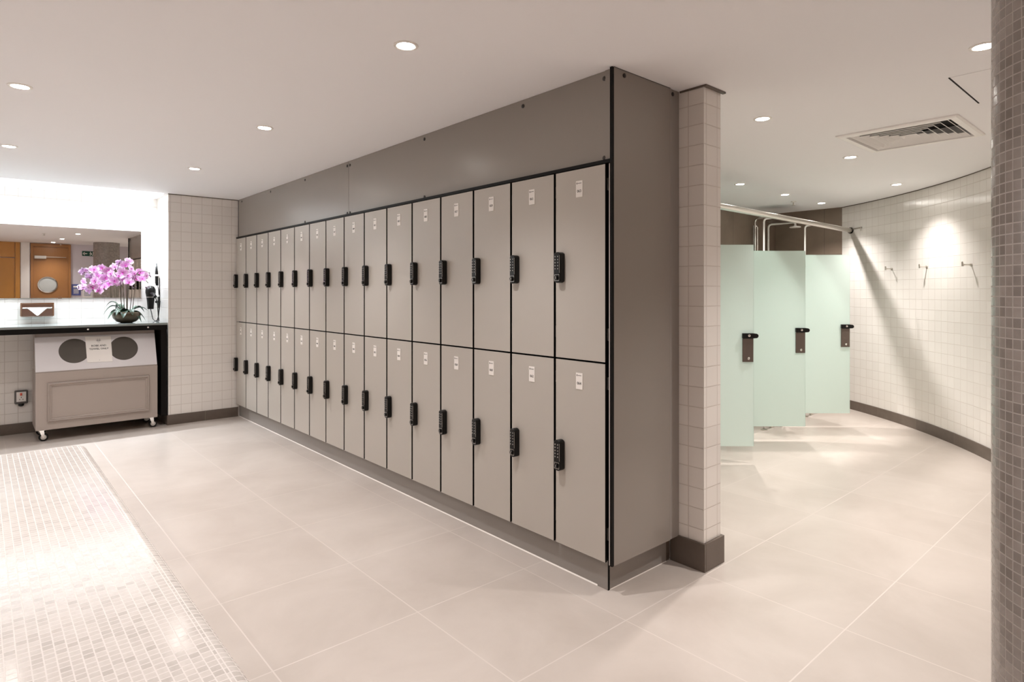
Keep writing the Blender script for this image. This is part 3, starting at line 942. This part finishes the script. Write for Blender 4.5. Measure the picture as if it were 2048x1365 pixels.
ap = thing('access_panel', 'flush square access panel with a dark edge line in the ceiling', 'access panel', (3.69, .49, H))
obj('panel', MB().box(-.285, .285, -.285, .285, -.0014, -.0005), M['ceiling'], ap)
obj('edge_gap', MB().box(-.287, .287, .2855, .292, -.0028, -.0005), M['dark'], ap)


def make_downlight():
    t = thing('downlight', '', 'downlight', group='recessed round ceiling downlights')
    obj('trim_ring', MB().lathe([(.050, -.0005), (.050, -.004), (.044, -.007), (.036, -.004), (.036, -.0005)], n=32, cap0=False, cap1=False), M['ring'], t, smooth=True, angle=50)
    obj('lamp', MB().lathe([(.0355, -.001), (.0355, -.0045), (.02, -.0055)], n=28), M['lamp'], t)
    return t


def spot(parent, w, col, size=112, blend=.9, rad=.02):
    l = bpy.data.lights.new('spot', 'SPOT'); l.energy = w; l.color = col; l.spot_size = math.radians(size); l.spot_blend = blend
    l.shadow_soft_size = rad
    o = bpy.data.objects.new('spot', l); COL.objects.link(o); o.parent = parent; o.location = (0, 0, -.012)


WARM, COOL, NEUT = (1, .945, .91), (.86, .93, 1.0), (1, .965, .965)
WL_ = 34
lights = [
    ((1.305, 2.132), 'downlight in front of the near lockers, largest in the locker area', WL_, NEUT),
    ((1.312, 3.764), 'downlight in front of the middle of the locker bank', WL_, NEUT),
    ((1.321, 5.385), 'downlight in front of the far lockers', WL_, NEUT),
    ((.157, 3.791), 'downlight above the mosaic bench, nearer of the bench pair', WL_, NEUT),
    ((.165, 5.396), 'downlight beyond the far end of the mosaic bench, close to the vanity wall', WL_, NEUT),
    ((3.071, .586), 'downlight on the ceiling beside the top of the mosaic pillar', WL_ * 1.55, WARM),
    ((3.396, 1.672), 'downlight on the shower side just beyond the tiled partition', WL_ * 1.55, WARM),
    ((4.852, 1.718), 'downlight just behind the square air diffuser', WL_ * 1.55, WARM),
    ((6.40, 1.87), 'downlight close to the curved white wall throwing a bright scallop', WL_ * 1.2, WARM),
    ((5.296, 2.821), 'downlight over the shower cubicle nearest the partition', WL_ * 1.55, WARM),
    ((6.210, 2.820), 'downlight over the middle shower cubicle', WL_ * 1.55, WARM),
    ((7.109, 2.818), 'downlight over the far shower cubicle by the curved wall', WL_ * 1.55, WARM),
    ((1.20, .75), 'downlight near the pillar, seen only in the mirror, nearest the lockers', WL_ * .6, NEUT),
    ((1.15, -.35), 'downlight by the wooden door, seen only in the mirror', WL_ * .6, NEUT),
    ((.16, 2.15), 'downlight above the near end of the mosaic bench', WL_ * .75, NEUT),
    ((-1.0, 2.15), 'downlight left of the bench above the near floor', WL_ * .5, NEUT),
    ((-1.0, 3.79), 'downlight left of the bench above its middle', WL_ * .5, NEUT),
    ((-1.0, 5.40), 'downlight left of the bench toward the vanity wall', WL_ * .5, NEUT),
]
dl = make_downlight()
for i, ((x, y), lab, w, c_) in enumerate(lights):
    if i == 0:
        d = dl; d.location = (x, y, H); d['label'] = lab
    else:
        d = dup(dl, (x, y, H), lab)
for d, (_, lab, w, c_) in zip([o for o in COL.objects if o.name.split('.')[0] == 'downlight'], lights):
    spot(d, w, c_, 168 if 'scallop' in _ else 112, .7 if 'scallop' in _ else .9)

lp = thing('light_panel', 'long bright white luminous ceiling strip over the vanity counter', 'ceiling light', (-.42, 7.19, H))
obj('diffuser', MB().box(-1.86, 1.84, -.245, .245, -.006, -.0005), emit('panel_glow', (.93, .97, 1), 1.3), lp)
al = bpy.data.lights.new('strip', 'AREA'); al.shape = 'RECTANGLE'; al.size = 3.6; al.size_y = .06; al.energy = 36; al.color = COOL; al.spread = math.radians(120)
ao = bpy.data.objects.new('strip', al); COL.objects.link(ao); ao.parent = lp; ao.location = (0, .10, -.012)
for x in (-.5, .42, 1.24):
    spot(lp, 14, COOL, 120, .9, .03)
    COL.objects[-1].location = (x + .42, -.18, -.02)

for (x, y), lab in (((6.77, 2.98), 'small ceiling sprinkler above the shower cubicles'), ((.86, 1.86), 'small ceiling sprinkler above the open floor, seen in the mirror'),
                    ((1.29, -.58), 'small ceiling sprinkler by the wooden door, seen in the mirror')):
    t = thing('sprinkler', lab, 'sprinkler', (x, y, H), group='ceiling sprinklers')
    obj('rose', MB().lathe([(.028, -.0005), (.028, -.004), (.015, -.008)], n=20), M['ring'], t, smooth=True, angle=40)
    obj('head', MB().lathe([(.008, -.008), (.008, -.035), (.018, -.037), (.018, -.040)], n=14), M['steel'], t)

# ------------------------------------------------------------------ back wall (seen in the mirror)
d1 = thing('door_1', 'brown wooden door with round porthole and closer seen in the mirror', 'door', (1.146, YB + .0005, 0), kind='structure')
obj('leaf', MB().box(-.285, .285, 0, .035, .004, 2.27), M['wood_dark'], d1)
obj('door_frame', MB().box(-.33, -.287, 0, .05, 0, 2.34).box(.287, .33, 0, .05, 0, 2.34).box(-.287, .287, 0, .05, 2.275, 2.34), M['wood_dark'], d1)
pr = MB().lathe([(.165, -.036), (.165, -.050), (.150, -.054), (.140, -.044), (.140, -.036)], (-.055, 0, 1.50), 40, False, False, axis='y')
pf = obj('porthole_frame', pr, M['chrome'], d1, smooth=True, angle=50)
obj('porthole_glass', MB().lathe([(.140, -.0365), (.140, -.040)], (-.055, 0, 1.50), 40, axis='y'), plain('porthole_glass', (.50, .52, .50), .2), pf)
obj('door_closer', MB().box(-.27, -.08, .0355, .085, 2.03, 2.09).box(-.09, .25, .06, .072, 2.062, 2.074), M['steel'], d1, bevel=.003)
d2 = thing('door_2', 'orange wooden door panel with transom seen in the mirror', 'door', (.15, YB + .0005, 0), kind='structure')
obj('leaf', MB().box(-.45, .42, 0, .035, .004, 2.03), M['wood'], d2)
obj('transom', MB().box(-.45, .42, 0, .035, 2.045, H - .002), M['wood'], d2)
obj('door_frame', MB().box(.425, .50, 0, .055, 0, H - .002).box(-.52, -.455, 0, .055, 0, H - .002), M['wood'], d2)
struct('wall_nib', MB().box(.66, .80, YB + .0005, YB + .06, 0, H - .001), M['paint_white'], 'white strip of wall between the two wooden doors', 'wall')

ex = thing('exit_sign', 'green exit sign with white arrow and running figure seen in the mirror', 'exit sign', (1.80, YB + .0005, 2.115))
obj('board', MB().box(-.125, .125, 0, .012, 0, .105), M['green'], ex)
ar = MB(); A_ = frame_mat(*FACE_PY, loc=(0, .0125, .052))
t2 = MB()
t2.box(.035, .085, -.008, .008, 0, .001)
t2.prism([(.075, .030), (.088, .030), (.115, .0), (.088, -.030), (.075, -.030), (.098, 0)], 'z', 0, .001)
t2.box(-.11, -.062, -.04, .04, 0, .001)
t2.prism([(-.045, .005), (-.03, .026), (-.018, .022), (-.006, .006), (.004, .002), (-.004, -.004), (-.02, .006), (-.024, -.008), (-.008, -.022), (-.012, -.042), (-.02, -.04), (-.02, -.026), (-.036, -.014), (-.05, -.038), (-.058, -.034), (-.042, -.006)], 'z', 0, .001)
t2.lathe([(.008, 0), (.008, .001)], (-.018, .036, 0), 14)
ar.add(t2, A_)
obj('pictogram', ar, M['label'], ex)
n1 = thing('wall_notice', 'blue framed notice on the pale wall beside the wooden door', 'notice', (1.571, YB + .0005, 1.28))
obj('board', MB().box(-.078, .078, 0, .010, 0, .235), M['blue'], n1)
b = MB()
b.box(-.05, .05, .0102, .0112, .165, .20)
for q in range(6): b.box(-.045, .045, .0102, .0112, .04 + q * .018, .048 + q * .018)
obj('printed_area', b, M['label'], n1)
n2 = thing('wall_notice', 'white notice on the pale wall near the pillar', 'notice', (1.767, YB + .0005, 1.23))
obj('sheet', MB().box(-.083, .083, 0, .006, 0, .18), M['label'], n2)
b = MB()
for q in range(4): b.box(-.06, .06, .0062, .0068, .04 + q * .028, .05 + q * .028)
obj('printed_area', b, M['blue'], n2)

# ------------------------------------------------------------------ world and look
w = bpy.data.worlds.new('world'); SC.world = w; w.use_nodes = True
w.node_tree.nodes['Background'].inputs[0].default_value = (1, .95, .9, 1)
w.node_tree.nodes['Background'].inputs[1].default_value = .0
cy = SC.cycles
cy.max_bounces = 12; cy.diffuse_bounces = 8; cy.glossy_bounces = 5; cy.transmission_bounces = 6
cy.sample_clamp_indirect = 6; cy.caustics_reflective = False; cy.caustics_refractive = False
cy.use_denoising = True
SC.view_settings.view_transform = 'Standard'
SC.view_settings.look = 'None'
SC.view_settings.exposure = 1.13
